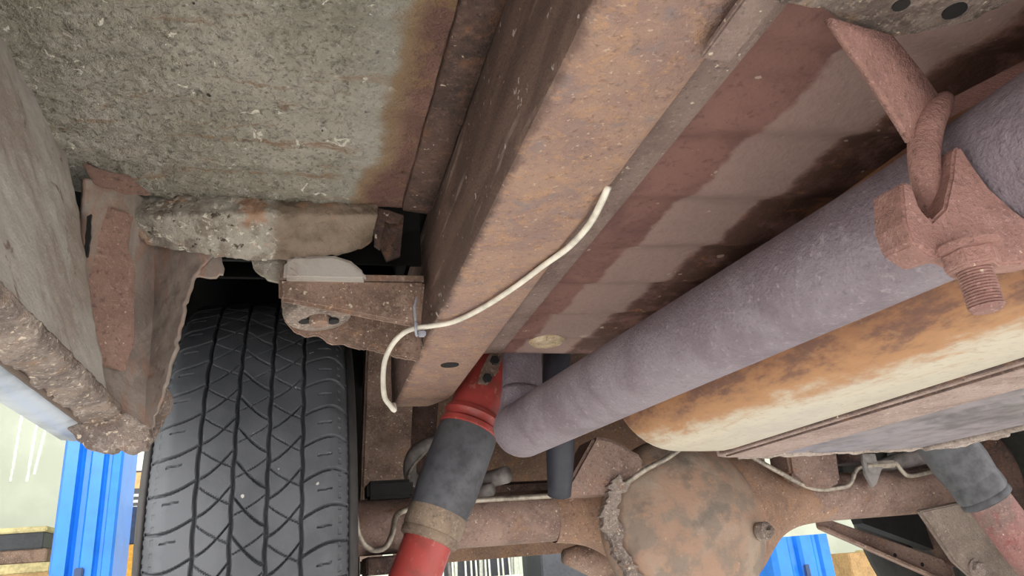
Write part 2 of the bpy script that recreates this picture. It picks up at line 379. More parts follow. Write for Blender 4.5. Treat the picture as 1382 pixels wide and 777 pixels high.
# ------------------------------------------------------------------ workshop
def struct(o): return tag(o, kind='structure')
struct(mk('floor', box(-5, 6, -5, 5.7, -H-.1, -H), 'ground', origin=(0, 0, -H)))
struct(mk('wall_back', box(-5, 6, 5.7, 5.85, -H, 2.6), 'wall', origin=(0, 5.7, -H)))
wl = struct(mk('wall_left', box(-3.2, -3.05, 0.6, 5.7, -H, 2.6), 'wall', origin=(-3.1, 3, -H)))

struct(mk('ceiling', box(-5, 6, .9, 5.85, 2.6, 2.7), 'wall', origin=(0, 3, 2.6)))  # partial and out of view, put in to shade the back walls from the sky
struct(mk('wall_right', box(6, 6.15, .6, 5.85, -H, 2.6), 'wall', origin=(6, 3, -H)))
# ------------------------------------------------------------------ car body underside
body = thing('car_underbody', (.1, .5, .2), 'rusty underside of a raised car with floor, sill and frame rail', 'car body')
ZF, ZR, ZP = .33, .22, .25
# floor pan with crust relief
nx, ny = 190, 300
xs = np.linspace(-.20, .124, nx); ys = np.linspace(.10, .634, ny); V = []
for y in ys:
    for x in xs:
        z = ZF
        k = 1. if x < .05 else .25
        v = Vector((x*55, y*55, 0)); a = noise.fractal(v, 1., 2.1, 4); b = noise.noise(Vector((x*190, y*190, 3)))
        z -= k*(.0030*a+.0040*max(0, b-.15)+.003*max(0, noise.noise(Vector((x*95, y*95, 9)))-.2))
        for yc in (.2, .3, .4, .5, .59): z += .0035*math.exp(-((y-yc)/.016)**2)      # pressed beads across
        for (hx, hy) in ((-.045, .535), (.083, .57), (.04, .57)):
            if (x-hx)**2+(y-hy)**2 < .0035**2: z += .006
        V.append((x, y, z))
mk('floor_pan', (V, [(j*nx+i, j*nx+i+1, (j+1)*nx+i+1, (j+1)*nx+i) for j in range(ny-1) for i in range(nx-1)]), 'floor', body, 'all', solid=.003)
mk('floor_pan_front', box(-.2, .124, -1.5, .1, ZF, ZF+.004), 'floor', body)
# sill: inner wall, lower lip, painted outer skin (lofted along the car)
def longi(prof, ys, amp=0., sc=60, seed=0):
    V = []; n = len(prof)
    for y in ys:
        for (x, z) in prof:
            d = amp*noise.fractal(Vector((x*sc+seed, y*sc, z*sc)), 1., 2., 4)
            V.append((x+d, y, z-d*.6))
    return V, [(j*n+i, j*n+i+1, (j+1)*n+i+1, (j+1)*n+i) for j in range(len(ys)-1) for i in range(n-1)]
ip = resample([(-.185, .336), (-.172, .29), (-.152, .20), (-.138, .15), (-.134, .133)], 60)
mk('inner_sill', longi(ip, np.r_[-1.5, np.linspace(0, .585, 140)], .0016, 50), 'sill', body, 'all', solid=.003)
lp = resample([(-.131, .137), (-.132, .131), (-.142, .127), (-.153, .1245)], 22)
rk = mk('rocker_panel', longi(resample([(-.153, .127), (-.16, .1235), (-.172, .120), (-.18, .122), (-.188, .132), (-.196, .16), (-.205, .25), (-.21, .36)], 30), np.r_[-1.5, np.linspace(0, .655, 20)]), 'blue_body', body, 'all', solid=.002)
tag(rk, 'pale blue painted rocker panel')
mk('pinch_weld', longi(lp, np.r_[-1.5, np.linspace(.2, .61, 170)], .0028, 70, 3), 'crust', rk, 'all', solid=.004)
mk('weld_seam', longi([(-.1505, .1238), (-.1525, .1222), (-.155, .1232)], np.linspace(.2, .6, 60), .001, 80, 5), 'grime', rk, 'all', solid=.001)
# rotten end of the rocker
P = [py_(a, b, .607) for a, b in rag([(92, 566), (120, 556), (150, 553), (182, 560), (200, 575), (206, 590), (197, 604), (180, 611), (160, 606), (140, 610), (118, 603), (104, 592), (92, 580), (92, 566)], 5, 2.6, 5)][:-1]
mk('rusted_rocker_end', prism(P, (-.004, .035, .004)), 'crust', rk, bevel=.0015)
P = [py_(a, b, .66) for a, b in rag([(197, 590), (206, 560), (214, 530), (226, 522), (233, 535), (231, 552), (219, 572), (207, 595), (197, 590)], 6, 1.6, 8)][:-1]
mk('rust_tab', prism(P, (0, .006, .002)), 'crust', rk, bevel=.001)
# wheel-house front wall (torque box), folded
cl = [py_(112, 240, .585), py_(112, 300, .59), py_(104, 400, .60), py_(104, 490, .605), py_(160, 560, .615)]
cf = [py_(178, 258, .63), py_(170, 330, .645), py_(172, 410, .65), py_(168, 480, .65), py_(178, 585, .64)]
cm = [py_(205, 276, .655), py_(208, 330, .675), py_(208, 410, .675), py_(202, 490, .67), py_(190, 588, .65)]
cr = [py_(a, b, .655) for a, b in rag([(300, 335), (262, 372), (248, 420), (238, 470), (224, 515), (214, 548), (200, 594)], 7, 2.6, 3)]
mk('torque_box', loft([cl, cf, cm, cr], 90, 110, .0022, 45), 'torque', body, 'all', solid=.004)
P = [py_(a, b, .598) for a, b in rag([(118, 292), (140, 268), (172, 272), (163, 310), (172, 350), (168, 400), (170, 440), (156, 488), (125, 484), (107, 478), (108, 420), (116, 360), (118, 292)], 9, 1.6, 4)][:-1]
tag(mk('rust_plate', prism([p+np.array([0, .05*(p[0]+.17)/.06, 0]) for p in P], (0, .004, 0)), 'torque_rust', body, bevel=.001), 'bare red-brown rust plate in the sill corner')
P = [py_(a, b, .59) for a, b in rag([(110, 216), (140, 230), (172, 236), (205, 262), (175, 262), (125, 248), (110, 216)], 8, 1.2, 9)][:-1]
mk('torn_flange', prism(P, (0, .004, .001)), 'torque_rust', body, bevel=.0008)
def dark_hole(pts, y, name='rust_hole'):
    P = [py_(a, b, y) for a, b in rag(pts+[pts[0]], 5, .8, len(pts))][:-1]
    return mk(name, prism(P, (0, .003, 0)), 'black', body)
dark_hole([(117, 292), (123, 288), (122, 318), (118, 345), (112, 348), (115, 320)], .584)
for (a, b) in ((84, 466),):
    q = px_(a, b, -.140)
    mk('sill_slot', lathe([(.0042, -.003), (.0042, .003)], q, (-.97, 0, -.22), 16), 'black', body)
for (a, b, c_, d_) in ((2, 236, 46, 282),):
    mk('sill_gouge', tube([px_(a, b, -.172), px_((a+c_)/2, (b+d_)/2-3, -.166), px_(c_, d_, -.160)], [.002, .0035, .0015], 8, 4), 'dark_rust', body, 'all')
# crossmember face below the end of the floor
top = [py_(140, 262, .655), py_(196, 262, .648), py_(250, 264, .634), py_(350, 266, .634), py_(510, 276, .634)]
mid = [py_(165, 290, .648), py_(205, 292, .632), py_(260, 290, .626), py_(350, 288, .627), py_(508, 292, .629)]
bot = [py_(a, b, .655) for a, b in rag([(200, 330), (235, 335), (300, 346), (350, 350), (420, 350), (470, 340), (500, 325)], 7, 1.8, 6)]
mk('cross_member', loft([top, mid, bot], 240, 60, .0022, 85), 'cross', body, 'all', solid=.004)
P = [py_(a, b, .66) for a, b in rag([(300, 342), (345, 346), (346, 366), (332, 372), (310, 368), (300, 384), (262, 384), (265, 372), (300, 342)], 6, 1.5, 2)][:-1]
mk('ragged_flange', prism([py_(a, b, .658) for a, b in rag([(255, 340), (300, 344), (302, 368), (284, 374), (262, 372), (255, 340)], 5, 1.5, 12)][:-1], (0, .005, 0)), 'torque', body)
mk('ragged_flange', prism([py_(a, b, .664) for a, b in rag([(338, 344), (392, 342), (392, 372), (384, 382), (362, 376), (344, 364), (338, 344)], 5, 1.5, 13)][:-1], (0, .005, 0)), 'cross', body)
P = [py_(a, b, .64) for a, b in rag([(505, 278), (545, 290), (540, 300), (520, 298), (516, 318), (512, 336), (505, 330), (505, 278)], 6, 1, 14)][:-1]
mk('torn_flange', prism(P, (0, .004, 0)), 'dark_rust', body)
mk('rust_shard', prism([py_(a, b, .66) for a, b in ((510, 292), (545, 292), (540, 345), (522, 352), (512, 330))], (0, .004, 0)), 'dark_rust', body)
# frame rail: box section with rounded end
def rl(y): return .1137+(y-.227)*.0114
def rr_(y): return .183+(y-.215)*.0164
ys = np.r_[-1.5, np.linspace(.0, .96, 49), .985, 1.0, 1.012, 1.02]
V = []; n = 9
for y in ys:
    a, b = rl(y), rr_(y)+.002
    e = max(0, y-.965); ins = .022*(e/.055)**2 if e > 0 else 0
    b -= ins
    w = .004
    wob = lambda s: .0012*noise.noise(Vector((y*9, s, 0)))+.0006*noise.noise(Vector((y*40, s, 2)))
    V += [(a+.001, y, ZF+.01), (a+wob(1), y, ZF-.04), (a-.001+wob(2)*1.5, y, ZR+.045), (a+wob(1), y, ZR+.006), (a+.002, y, ZR+.0015), (a+.006, y, ZR+wob(3)), (b-.006, y, ZR+wob(4)), (b-.001, y, ZR+.002), (b, y, ZR+.007), (b, y, ZF)]
n = 10
Fs = [(j*n+i, j*n+i+1, (j+1)*n+i+1, (j+1)*n+i) for j in range(len(ys)-1) for i in range(n-1)]
Fs.append(tuple((len(ys)-1)*n+i for i in range(n)))
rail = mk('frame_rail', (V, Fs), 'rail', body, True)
hc = pz_(607, 492, ZR)
mk('slot_hole', lathe([(.0105, -.0008), (.0105, .004)], hc, (0, 0, 1), 20), 'black', rail)
# narrow flange of the rail lying over the centre panel
V = []
ys2 = np.linspace(-.1, .80, 40)
for y in ys2: V += [(rr_(y), y, ZR+.012), (rr_(y)+.030, y, ZR+.0145), (rr_(y)+.034, y, ZP-.003)]
mk('rail_flange', (V, [(j*3+i, j*3+i+1, (j+1)*3+i+1, (j+1)*3+i) for j in range(39) for i in range(2)]), 'flange', rail, True, solid=.002)
mk('shaded_seam_strip', longi([(.089, ZF-.001), (.0905, ZF-.006), (.103, ZF-.0075), (.1155, ZF-.0085)], np.linspace(-.1, .63, 60), .0006, 60), 'dark_rust', rail, 'all', solid=.001)  # flange along the rail; the shade it lies in is put into its colour
mk('overlap_plate', prism([pz_(945, 80, .212), pz_(985, 86, .212), pz_(1055, 0, .212), pz_(1090, -60, .212), pz_(1050, -60, .212), pz_(1003, 0, .212)], (0, 0, .004)), 'flange', rail, bevel=.001)
# centre floor panel with pressed cross ribs
nx, ny = 60, 190
xs = np.linspace(.185, 1.1, nx); ys = np.linspace(-.3, .838, ny); V = []
for y in ys:
    for x in xs:
        z = ZP+.0012*noise.noise(Vector((x*12, y*12, 0)))
        sw = ((y-.015*math.sin(x*9))/.087) % 1; z -= .0075*(sw/.75 if sw < .75 else (1-sw)/.25)
        pass
        V.append((x, y, z))
cfp = mk('centre_floor_panel', (V, [(j*nx+i, j*nx+i+1, (j+1)*nx+i+1, (j+1)*nx+i) for j in range(ny-1) for i in range(nx-1)]), 'panel', body, 'all', solid=.003)
mk('floor_panel_front', box(.185, 1.4, -1.5, -.3, ZP, ZP+.004), 'panel', body)
mk('rear_lip', box(.2, 1.1, .838, .844, ZP-.004, ZF+.1), 'panel', cfp, bevel=.001)
pc = pz_(738, 460, ZP-.009)
mk('drain_plug', lathe([(.021, .003), (.021, 0), (.017, -.004), (.011, -.004), (.009, -.002)], pc, (0, 0, 1), 24), 'plug', cfp, True)
# far sill/rail on the other side, top cover, wheel houses, rear body
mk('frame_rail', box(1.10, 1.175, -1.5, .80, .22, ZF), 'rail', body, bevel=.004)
mk('floor_pan', box(1.175, 1.5, -1.5, .7, ZF, ZF+.005), 'panel', body)
mk('body_shell', box(-.22, 1.52, -1.6, 2.3, .56, .60), 'well', body)
def arch(x0, x1, name, tail):
    V = []; R = .42
    for i in range(33):
        a = math.radians(46+i*((146 if tail < 0 else 131)/32)); V += [(x0, 1.2-R*math.cos(a), .06+R*math.sin(a)), (x1, 1.2-R*math.cos(a), .06+R*math.sin(a))]
    V += [(x0, 1.62, tail), (x1, 1.62, tail)]
    return mk(name, (V, [(2*i, 2*i+1, 2*i+3, 2*i+2) for i in range(33)]), 'well', body, True, solid=.003)
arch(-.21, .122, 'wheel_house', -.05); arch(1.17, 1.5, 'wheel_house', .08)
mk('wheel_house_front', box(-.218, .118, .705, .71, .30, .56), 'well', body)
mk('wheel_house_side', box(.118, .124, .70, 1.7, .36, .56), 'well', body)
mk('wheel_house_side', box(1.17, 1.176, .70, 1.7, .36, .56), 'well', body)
mk('outer_body_side', box(-.225, -.218, -1.6, .64, .33, .6), 'blue_body', body)  # unseen panel added to stop light leaking in above the floor pan
mk('quarter_panel', box(-.225, -.218, .64, 2.2, .25, .6), 'blue_body', body)
# rear rail rising over the axle and dropping behind it
V = []
for y, z in ((1.0, .37), (1.12, .40), (1.22, .38), (1.30, .25), (1.36, .15), (1.42, .08), (1.9, .04)):
    V += [(.106, y, z+.10), (.106, y, z), (.19+.0, y, z), (.19, y, z+.10)]
Fs = [(j*4+i, j*4+(i+1) % 4, (j+1)*4+(i+1) % 4, (j+1)*4+i) for j in range(6) for i in range(4)]
mk('rear_frame_rail', (V, Fs), 'bracket', body, bevel=.004)
mk('rear_floor', box(.19, 1.1, 1.62, 1.63, .02, .5), 'housing', body)
mk('rear_floor', box(.19, 1.1, .845, 1.63, .44, .45), 'dark_rust', body)
mk('rear_crossbar', box(.19, .9, 1.42, 1.5, .10, .155), 'dark_rust', body, bevel=.006)
mk('side_gusset', prism([(.19, 1.36, .10), (.19, 1.36, .36), (.25, 1.36, .30), (.235, 1.36, .18), (.22, 1.36, .10)], (0, .01, 0)), 'dark_rust', body, bevel=.001)
# spring hanger beside the rail
hg = mk('spring_hanger', hexa([py_(376, 375, .655), py_(574, 378, .655), py_(568, 441, .655), py_(376, 404, .655)],
                              [py_(376, 375, .655)+np.array([0, .008, 0]), py_(574, 378, .655)+np.array([0, .008, 0]), py_(568, 441, .655)+np.array([0, .008, 0]), py_(376, 404, .655)+np.array([0, .008, 0])]), 'bracket', body, bevel=.003)
P = [py_(a, b, .725) for a, b in [(383, 395), (575, 405), (566, 487)]+[tuple(q) for q in rag([(555, 484), (500, 473), (450, 462), (430, 452), (412, 456), (396, 446), (383, 430)], 7, 2.5, 21)]]
mk('rear_plate', prism(P, (0, .007, 0)), 'bracket', hg, bevel=.0015)
mk('top_plate', hexa([py_(378, 377, .655), py_(572, 380, .655), py_(572, 380, .655)+np.array([0, .078, .0]), py_(378, 377, .655)+np.array([0, .078, .0])],
                     [py_(378, 377, .655)+np.array([0, 0, .006]), py_(572, 380, .655)+np.array([0, 0, .006]), py_(572, 380, .655)+np.array([0, .078, .006]), py_(378, 377, .655)+np.array([0, .078, .006])]), 'bracket', hg)
bc = py_(430, 426, .695); bax = np.array([.08, -.12, -1.])
bu = mk('bushing', lathe([(.012, .0), (.0125, .004), (.018, .005), (.030, .002), (.033, -.004), (.033, -.018)], bc, bax, 28), 'crust', hg, True)
mk('bolt_end', lathe([(.003, .0095), (.0085, .009), (.0095, .006), (.0095, -.002)], bc, bax, 18), 'bracket', bu, True)
for sx in (-.0135, .0135): mk('drain_hole', lathe([(.0055, .0062), (.0055, .0042)], bc+np.array([sx, .001, 0]), bax, 12), 'black', bu)
P = [py_(a, b, .648) for a, b in ((382, 376), (384, 352), (394, 345), (452, 344), (474, 351), (492, 366), (496, 378))]
tag(mk('rubber_pad', prism(P, (0, .03, .002)), 'sill', hg, bevel=.003), 'pale grey pad on top of the hanger')
# crusty bracket at the top right, over the hanger strap
P = [pz_(a, b, .205) for a, b in rag([(1040, -60), (1050, 8), (1108, 14), (1150, 40), (1200, 52), (1262, 44), (1320, 26), (1360, 8), (1400, -10), (1420, -60), (1040, -60)], 12, 2, 31)][:-1]
cb = mk('scaly_bracket', prism(P, (0, 0, .016)), 'scale_rust', body, bevel=.002)
for a, b, r in ((1216, 6, .0036), (1288, 14, .005)):
    mk('bolt_hole', lathe([(r, -.0006), (r, .004)], pz_(a, b, .205), (0, 0, 1), 14), 'black', cb)

# ------------------------------------------------------------------ wheel and tyre
WC = np.array([-.050, 1.2, .074]); WR = .339; HW = .107
wheel = thing('wheel', (WC[0], WC[1], WC[2]-WR), 'black worn road tyre on its wheel beside the frame rail', 'wheel', 'rear wheels')
NU, NVv = 1500, 190
v = np.linspace(-HW, HW, NVv); p = 2*math.pi*WR/54
U, Vv = np.meshgrid(np.arange(NU)/NU*2*math.pi*WR, v, indexing='ij')
def groove(d, w): return np.clip(1.3-np.abs(d)/w, 0, 1)
gr = np.array([-.058, -.019, .019, .058])*.93
dep = np.zeros_like(U)
for i, g in enumerate(gr):
    zz = np.abs(((U/p+.25*i) % 1)-.5)*4-1
    dep = np.maximum(dep, .0070*groove(Vv-g-.0007*zz, .0019))
def lat(mask, ph, w, d):
    dd = (np.abs(((ph+.5) % 1)-.5))*p
    return mask*d*groove(dd, w)
for i in range(3):                                        # three centre ribs: crossing arcs
    a, b = gr[i], gr[i+1]; m = ((Vv > a) & (Vv < b)).astype(float); tt = np.clip((Vv-a)/(b-a), 0, 1)
    if i == 1: tt = 1-tt
    dep = np.maximum(dep, lat(m, U/p-.85*tt**1.5+.3*i, .0015, .0050))
    dep = np.maximum(dep, lat(m, U/p+.62*tt**.7+.3*i+.1, .0009, .0030))
for sgn in (-1, 1):                                       # shoulders
    a = gr[3]; q = Vv*sgn; m = (q > a).astype(float); tt = np.clip((q-a)/(HW-a), 0, 1.5)
    dep = np.maximum(dep, lat(m*(tt < .92), U/p-.42*np.sin(np.clip(tt, 0, 1)*2.2)*sgn*.9+.2*(sgn > 0), .0015, .0052))
    m2 = m*((tt > .3) & (tt < .6)); dep = np.maximum(dep, lat(m2, U/p-.5-.2*tt*sgn, .0009, .0028))
    m3 = ((tt > .74) & (tt < .80)).astype(float); dep = np.maximum(dep, m3*.0012*(np.sin(U/p*2*math.pi*3) > 0))
    m4 = (tt > .93).astype(float); dep = np.maximum(dep, m4*.0016*(np.sin(U/p*2*math.pi*4) > .0))
s = np.clip((np.abs(Vv)-.080)/.025, 0, 1)
R = WR-.0035*(Vv/.08)**2-.020*s**2.2-dep
TH = U/WR
VX = WC[0]+Vv; VY = WC[1]-R*np.cos(TH); VZ = WC[2]+R*np.sin(TH)
verts = np.stack([VX, VY, VZ], -1).reshape(-1, 3)
ii, jj = np.meshgrid(np.arange(NU), np.arange(NVv-1), indexing='ij'); i2 = (ii+1) % NU
faces = np.stack([ii*NVv+jj, ii*NVv+jj+1, i2*NVv+jj+1, i2*NVv+jj], -1).reshape(-1, 4)
me = bpy.data.meshes.new('tread'); wl_ = np.array([WC[0], WC[1], WC[2]-WR])
me.vertices.add(len(verts)); me.vertices.foreach_set('co', (verts-wl_).astype(np.float32).ravel())
me.loops.add(faces.size); me.loops.foreach_set('vertex_index', faces.astype(np.int32).ravel())
me.polygons.add(len(faces)); me.polygons.foreach_set('loop_start', np.arange(0, faces.size, 4, dtype=np.int32))
me.polygons.foreach_set('use_smooth', np.zeros(len(faces), bool)); me.update(calc_edges=True); me.validate()
me.materials.append(M['tyre']); o = bpy.data.objects.new('tread', me); C.objects.link(o); o.parent = wheel
for sg, nm in ((-1, 'outer_sidewall'), (1, 'inner_sidewall')):
    pr = [(WR-.024, HW), (WR-.045, HW+.008), (WR-.075, HW+.010), (WR-.105, HW+.004), (WR-.125, HW-.012), (WR-.13, HW-.03)]
    mk(nm, lathe(pr, WC, (sg, 0, 0), 72, cap=False), 'groove', wheel, 'all', solid=.004)
mk('rim', lathe([(.205, -.085), (.203, -.06), (.18, -.05), (.175, .04), (.203, .06), (.205, .085), (.17, .05), (.1, .03), (.03, .035)], WC, (-1, 0, 0), 48, cap=False), 'rim', wheel, True)
mk('brake_drum', lathe([(.14, -.09), (.14, -.03), (.145, -.02), (.145, .0), (.05, .0)], WC, (-1, 0, 0), 40), 'dark_rust', wheel, True)
w2 = copy_tree(wheel); w2.location.x += 1.384
w2['label'] = 'black tyre at the right edge, beyond the right shock absorber'

# ------------------------------------------------------------------ rear axle
YA, ZA = 1.2, .074
axle = thing('rear_axle', (.645, YA, ZA-.06), 'rusty rear axle with bulging differential cover', 'axle')
mk('axle_tube', lathe([(.041, 0), (.041, .02), (.0405, .38)], (.085, YA, ZA), (1, 0, 0), 32), 'axle', axle, True)
mk('axle_tube', lathe([(.042, 0), (.041, .45)], (.78, YA, ZA), (1, 0, 0), 32), 'axle', axle, True)
# banjo housing
V = []; n = 40; XS = np.linspace(.40, .93, 54)
for x in XS:
    d = (x-.645); k = math.exp(-(abs(d)/.135)**3.2)
    k2 = math.exp(-(abs(d)/.175)**2.6)*.35
    rz = .0405+.078*min(1, k*.85+k2); ryy = .0405+.055*min(1, k+k2*.5); cz = ZA-.02*k
    for j in range(n):
        a = 2*math.pi*j/n; V.append((x, YA+ryy*math.cos(a), cz+rz*math.sin(a)))
Fs = [(i*n+j, i*n+(j+1) % n, (i+1)*n+(j+1) % n, (i+1)*n+j) for i in range(len(XS)-1) for j in range(n)]
V = [tuple(np.array(q)+np.array([0, -.0012, 0])*noise.fractal(Vector((q[0]*40, q[1]*40, q[2]*40)), 1, 2, 3)) for q in V]
mk('differential_housing', (V, Fs), 'housing', axle, 'all')
cc = py_(938, 705, 1.095)
prof = [(.142, -.045), (.140, -.03), (.135, -.018), (.127, -.010), (.117, -.003), (.104, .006), (.086, .013), (.062, .018), (.036, .021), (.012, .022)]
V, Fs = lathe(prof, cc, (0, -1, .05), 56)
V = [q+np.array([0, -.0022, 0])*noise.fractal(Vector(q*28), 1, 2, 4) for q in V]
V = [q+np.array([0, -1, 0])*.010*math.exp(-(((q[0]-cc[0]-.06+.01*math.sin((q[2]-cc[2])*30))/.012)**2))*math.exp(-((q[2]-cc[2]-.01)/.05)**2) for q in V]
cov = mk('differential_cover', (V, Fs), 'diff', axle, 'all')
fp = py_(1034, 716, 1.075)
mk('fill_plug', join(lathe([(.014, -.012), (.014, .002), (.011, .005)], fp, (.35, -1, 0), 20), lathe([(.007, .0), (.007, .012), (.005, .013)], fp, (.35, -1, 0), 4)), 'crust', cov, True)
# crusty weld bead round the left of the cover
P = [py_(a, b, 1.0915) for a, b in rag([(836, 640), (850, 653), (838, 672), (834, 692), (843, 714), (840, 735), (858, 758), (872, 785), (850, 780), (826, 738), (814, 708), (811, 690), (824, 668), (822, 654), (836, 640)], 4, 3.4, 41)][:-1]
mk('weld_crust', prism(P, (0, .014, 0)), 'crust', cov, bevel=.0012)
# pinion nose / upper brackets
P = [py_(a, b, 1.10) for a, b in ((803, 588), (826, 592), (868, 615), (872, 648), (836, 666), (758, 668))]
mk('mounting_bracket', prism(P, (0, .07, 0)), 'axle', axle, bevel=.005)
P = [py_(a, b, 1.13) for a, b in ((1062, 606), (1130, 606), (1136, 650), (1122, 658), (1088, 656), (1068, 640))]
mk('mounting_bracket', prism(P, (0, .06, 0)), 'axle', axle, bevel=.005)
mk('spring_seat', lathe([(.036, 0), (.036, .03), (.03, .036)], py_(1152, 625, 1.22), (0, 0, 1), 24), 'dark_rust', axle, True)
mk('backing_plate', lathe([(.15, 0), (.15, .004), (.12, .010), (.05, .014)], (.068, YA, ZA), (1, 0, 0), 40), 'dark_rust', axle, True)
mk('backing_plate', lathe([(.15, 0), (.15, .004), (.12, .010), (.05, .014)], (1.222, YA, ZA), (-1, 0, 0), 40), 'dark_rust', axle, True)
mk('spring_plate', box(.095, .165, 1.14, 1.26, .005, .03), 'dark_rust', axle, bevel=.003)
mk('rubber_bump_stop', box(.10, .17, 1.17, 1.23, .112, .14), 'black', axle, bevel=.005)
P = [(.49, 1.22, -.002), (.62, 1.22, -.012), (.62, 1.22, -.06), (.55, 1.22, -.05), (.50, 1.22, -.028)]
mk('pinion_casting', tube([(.43, 1.25, .01), (.50, 1.26, .0), (.58, 1.27, -.022), (.66, 1.27, -.035)], [.012, .034, .04, .04], 18, 4), 'bracket', axle, 'all')

# brake lines
bl = thing('brake_line', (.3, 1.13, .09), 'pale steel brake line along the axle left of the differential', 'brake line', 'brake lines')
pts = [py_(477, 640, 1.06), py_(479, 690, 1.08), py_(486, 725, 1.10), py_(502, 741, 1.11), py_(520, 738, 1.11), py_(530, 718, 1.11), py_(534, 698, 1.12), py_(548, 688, 1.135), py_(590, 681, 1.145), py_(640, 675, 1.148), py_(740, 669, 1.148), py_(825, 662, 1.13), py_(842, 654, 1.1), py_(870, 634, 1.07), py_(900, 618, 1.06), py_(930, 596, 1.07)]
mk('line', tube(pts, .0042, 10, 5), 'steel', bl, 'all')
bl2 = thing('brake_line', (.9, 1.13, .09), 'bent brake line clipped to the axle right of the differential', 'brake line', 'brake lines')
pts = [py_(985, 594, 1.09), py_(1012, 614, 1.09), py_(1050, 636, 1.12), py_(1098, 659, 1.145), py_(1138, 657, 1.15), py_(1149, 650, 1.15), py_(1155, 635, 1.15), py_(1166, 629, 1.15), py_(1190, 629, 1.15), py_(1208, 625, 1.15), py_(1218, 636, 1.15), py_(1230, 642, 1.15), py_(1268, 634, 1.15), py_(1300, 630, 1.15)]
mk('line', tube(pts, .0040, 10, 5), 'steel', bl2, 'all')
P = [py_(a, b, 1.143) for a, b in ((1164, 612), (1182, 612), (1184, 622), (1196, 624), (1190, 634), (1184, 652), (1178, 658), (1168, 640), (1166, 630), (1164, 622))]
mk('clip', prism(P, (0, .006, 0)), 'hose', bl2, bevel=.001)
mk('fitting', tube([py_(1168, 628, 1.148), py_(1205, 626, 1.148)], .0075, 6), 'steel', bl2)
bh = thing('brake_hose', (.98, 1.2, .12), 'thick grey flexible hose above the right axle tube', 'hose')
mk('hose_body', tube([py_(1180, 632, 1.2), py_(1215, 622, 1.2), py_(1250, 614, 1.19), py_(1290, 610, 1.19)], [.012, .016, .017, .016], 14, 5), 'hose', bh, 'all')

# ------------------------------------------------------------------ shock absorbers
def shock(a, b, label, base, reds, band='tan', low='red'):
    a, b = np.array(a), np.array(b); L = np.linalg.norm(b-a); d = (b-a)/L
    t = thing('shock_absorber', base, label, 'shock absorber', 'shock absorbers')
    f = lambda s: a+d*s*L
    s0, s1, s2, s3 = reds
    mk('upper_body', lathe([(.030, 0), (.036, .02), (.036, (s1-s0)*L)], f(s0), d, 36), 'red', t, True)
    mk('collar', lathe([(.034, 0), (.039, .002), (.041, .008), (.038, .012), (.038, .017), (.041, .020), (.041, .026), (.036, .030)], f(s1)-d*.012, d, 36), 'red', t, True)
    mk('dust_tube', lathe([(.0385, 0), (.0405, .01), (.0405, (s2-s1)*L*.75), (.037, (s2-s1)*L)], f(s1)+d*.012, d, 36), 'boot', t, True)
    mk('lower_band', lathe([(.0375, 0), (.038, .006), (.038, .022), (.036, .026), (.0375, .029), (.037, .035), (.032, .038)], f(s2)+d*.008, d, 36), band, t, True)
    mk('lower_body', lathe([(.031, 0), (.031, .06), (.0305, (s3-s2)*L), (.028, (s3-s2)*L+.02)], f(s2)+d*.036, d, 36), low, t, True)
    return t, d
sh, d = shock(py_(676, 462, .985), py_(553, 797, .965), 'red shock absorber with grey dust tube beside the left frame rail', (.14, .97, -.05), (-.1, .355, .70, 1.3))
P = [py_(a, b, .944) for a, b in ((651, 497), (660, 478), (673, 470), (682, 474), (671, 503), (657, 522), (644, 516))]
mb = mk('mount_bracket', prism(P, (0, .008, 0)), 'bracket', sh, bevel=.0015)
for a, b in ((657, 511), (667, 487)): mk('bolt', hexnut(py_(a, b, .944), (0, -1, 0), .0065, .006), 'black', mb)
shock(py_(1258, 574, .93), py_(1400, 763, .91), 'weathered red shock absorber at the lower right corner', (1.0, .92, -.06), (-.4, -.12, .36, 1.2), 'boot', 'red_worn')

# ------------------------------------------------------------------ exhaust
ex = thing('exhaust_pipe', (.30, .5, .15), 'large mauve-grey exhaust pipe running along the underside', 'exhaust pipe')
dirp = np.array([.268-.312, .782-.274, .155-.152]); dirp /= np.linalg.norm(dirp)
P0 = np.array([.312, .274, .152])-dirp*.5
def pipe_at(s): q = P0+dirp*s; q[0] = min(q[0], .3125); return q
pts = [P0, np.array([.312, .274, .152]), np.array([.29, .53, .1535]), np.array([.269, .775, .153]), np.array([.2625, .835, .1505]), np.array([.2585, .868, .1500])]
V1 = tube([pipe_at(s) for s in np.linspace(0, 1.082, 60)], .034, 44)
mk('main_pipe', V1, 'pipe', ex, True)
e0 = P0+dirp*1.082
mk('elbow', tube([e0-dirp*.002, e0+dirp*.012, e0+dirp*.022+np.array([0, 0, .004]), e0+dirp*.032+np.array([.005, 0, .016]), e0+dirp*.036+np.array([.010, 0, .032]), e0+dirp*.036+np.array([.014, .002, .055])], [.034, .0335, .032, .029, .027, .026], 40, 4), 'pipe', ex, 'all')
mk('riser_pipe', tube([e0+dirp*.036+np.array([.0125, .002, .045]), e0+dirp*.038+np.array([.018, .004, .085]), e0+dirp*.04+np.array([.024, .006, .20])], [.026, .0255, .025], 32), 'pipe', ex, True)
hs = thing('rubber_hose', (.37, 1.02, .06), 'dark upright hose behind the exhaust elbow', 'hose')
mk('hose_body', tube([py_(752, 450, 1.02), py_(751, 520, 1.02), py_(756, 600, 1.03), py_(755, 668, 1.06)], [.020, .021, .021, .017], 24, 4), 'dark_hose', hs, 'all')

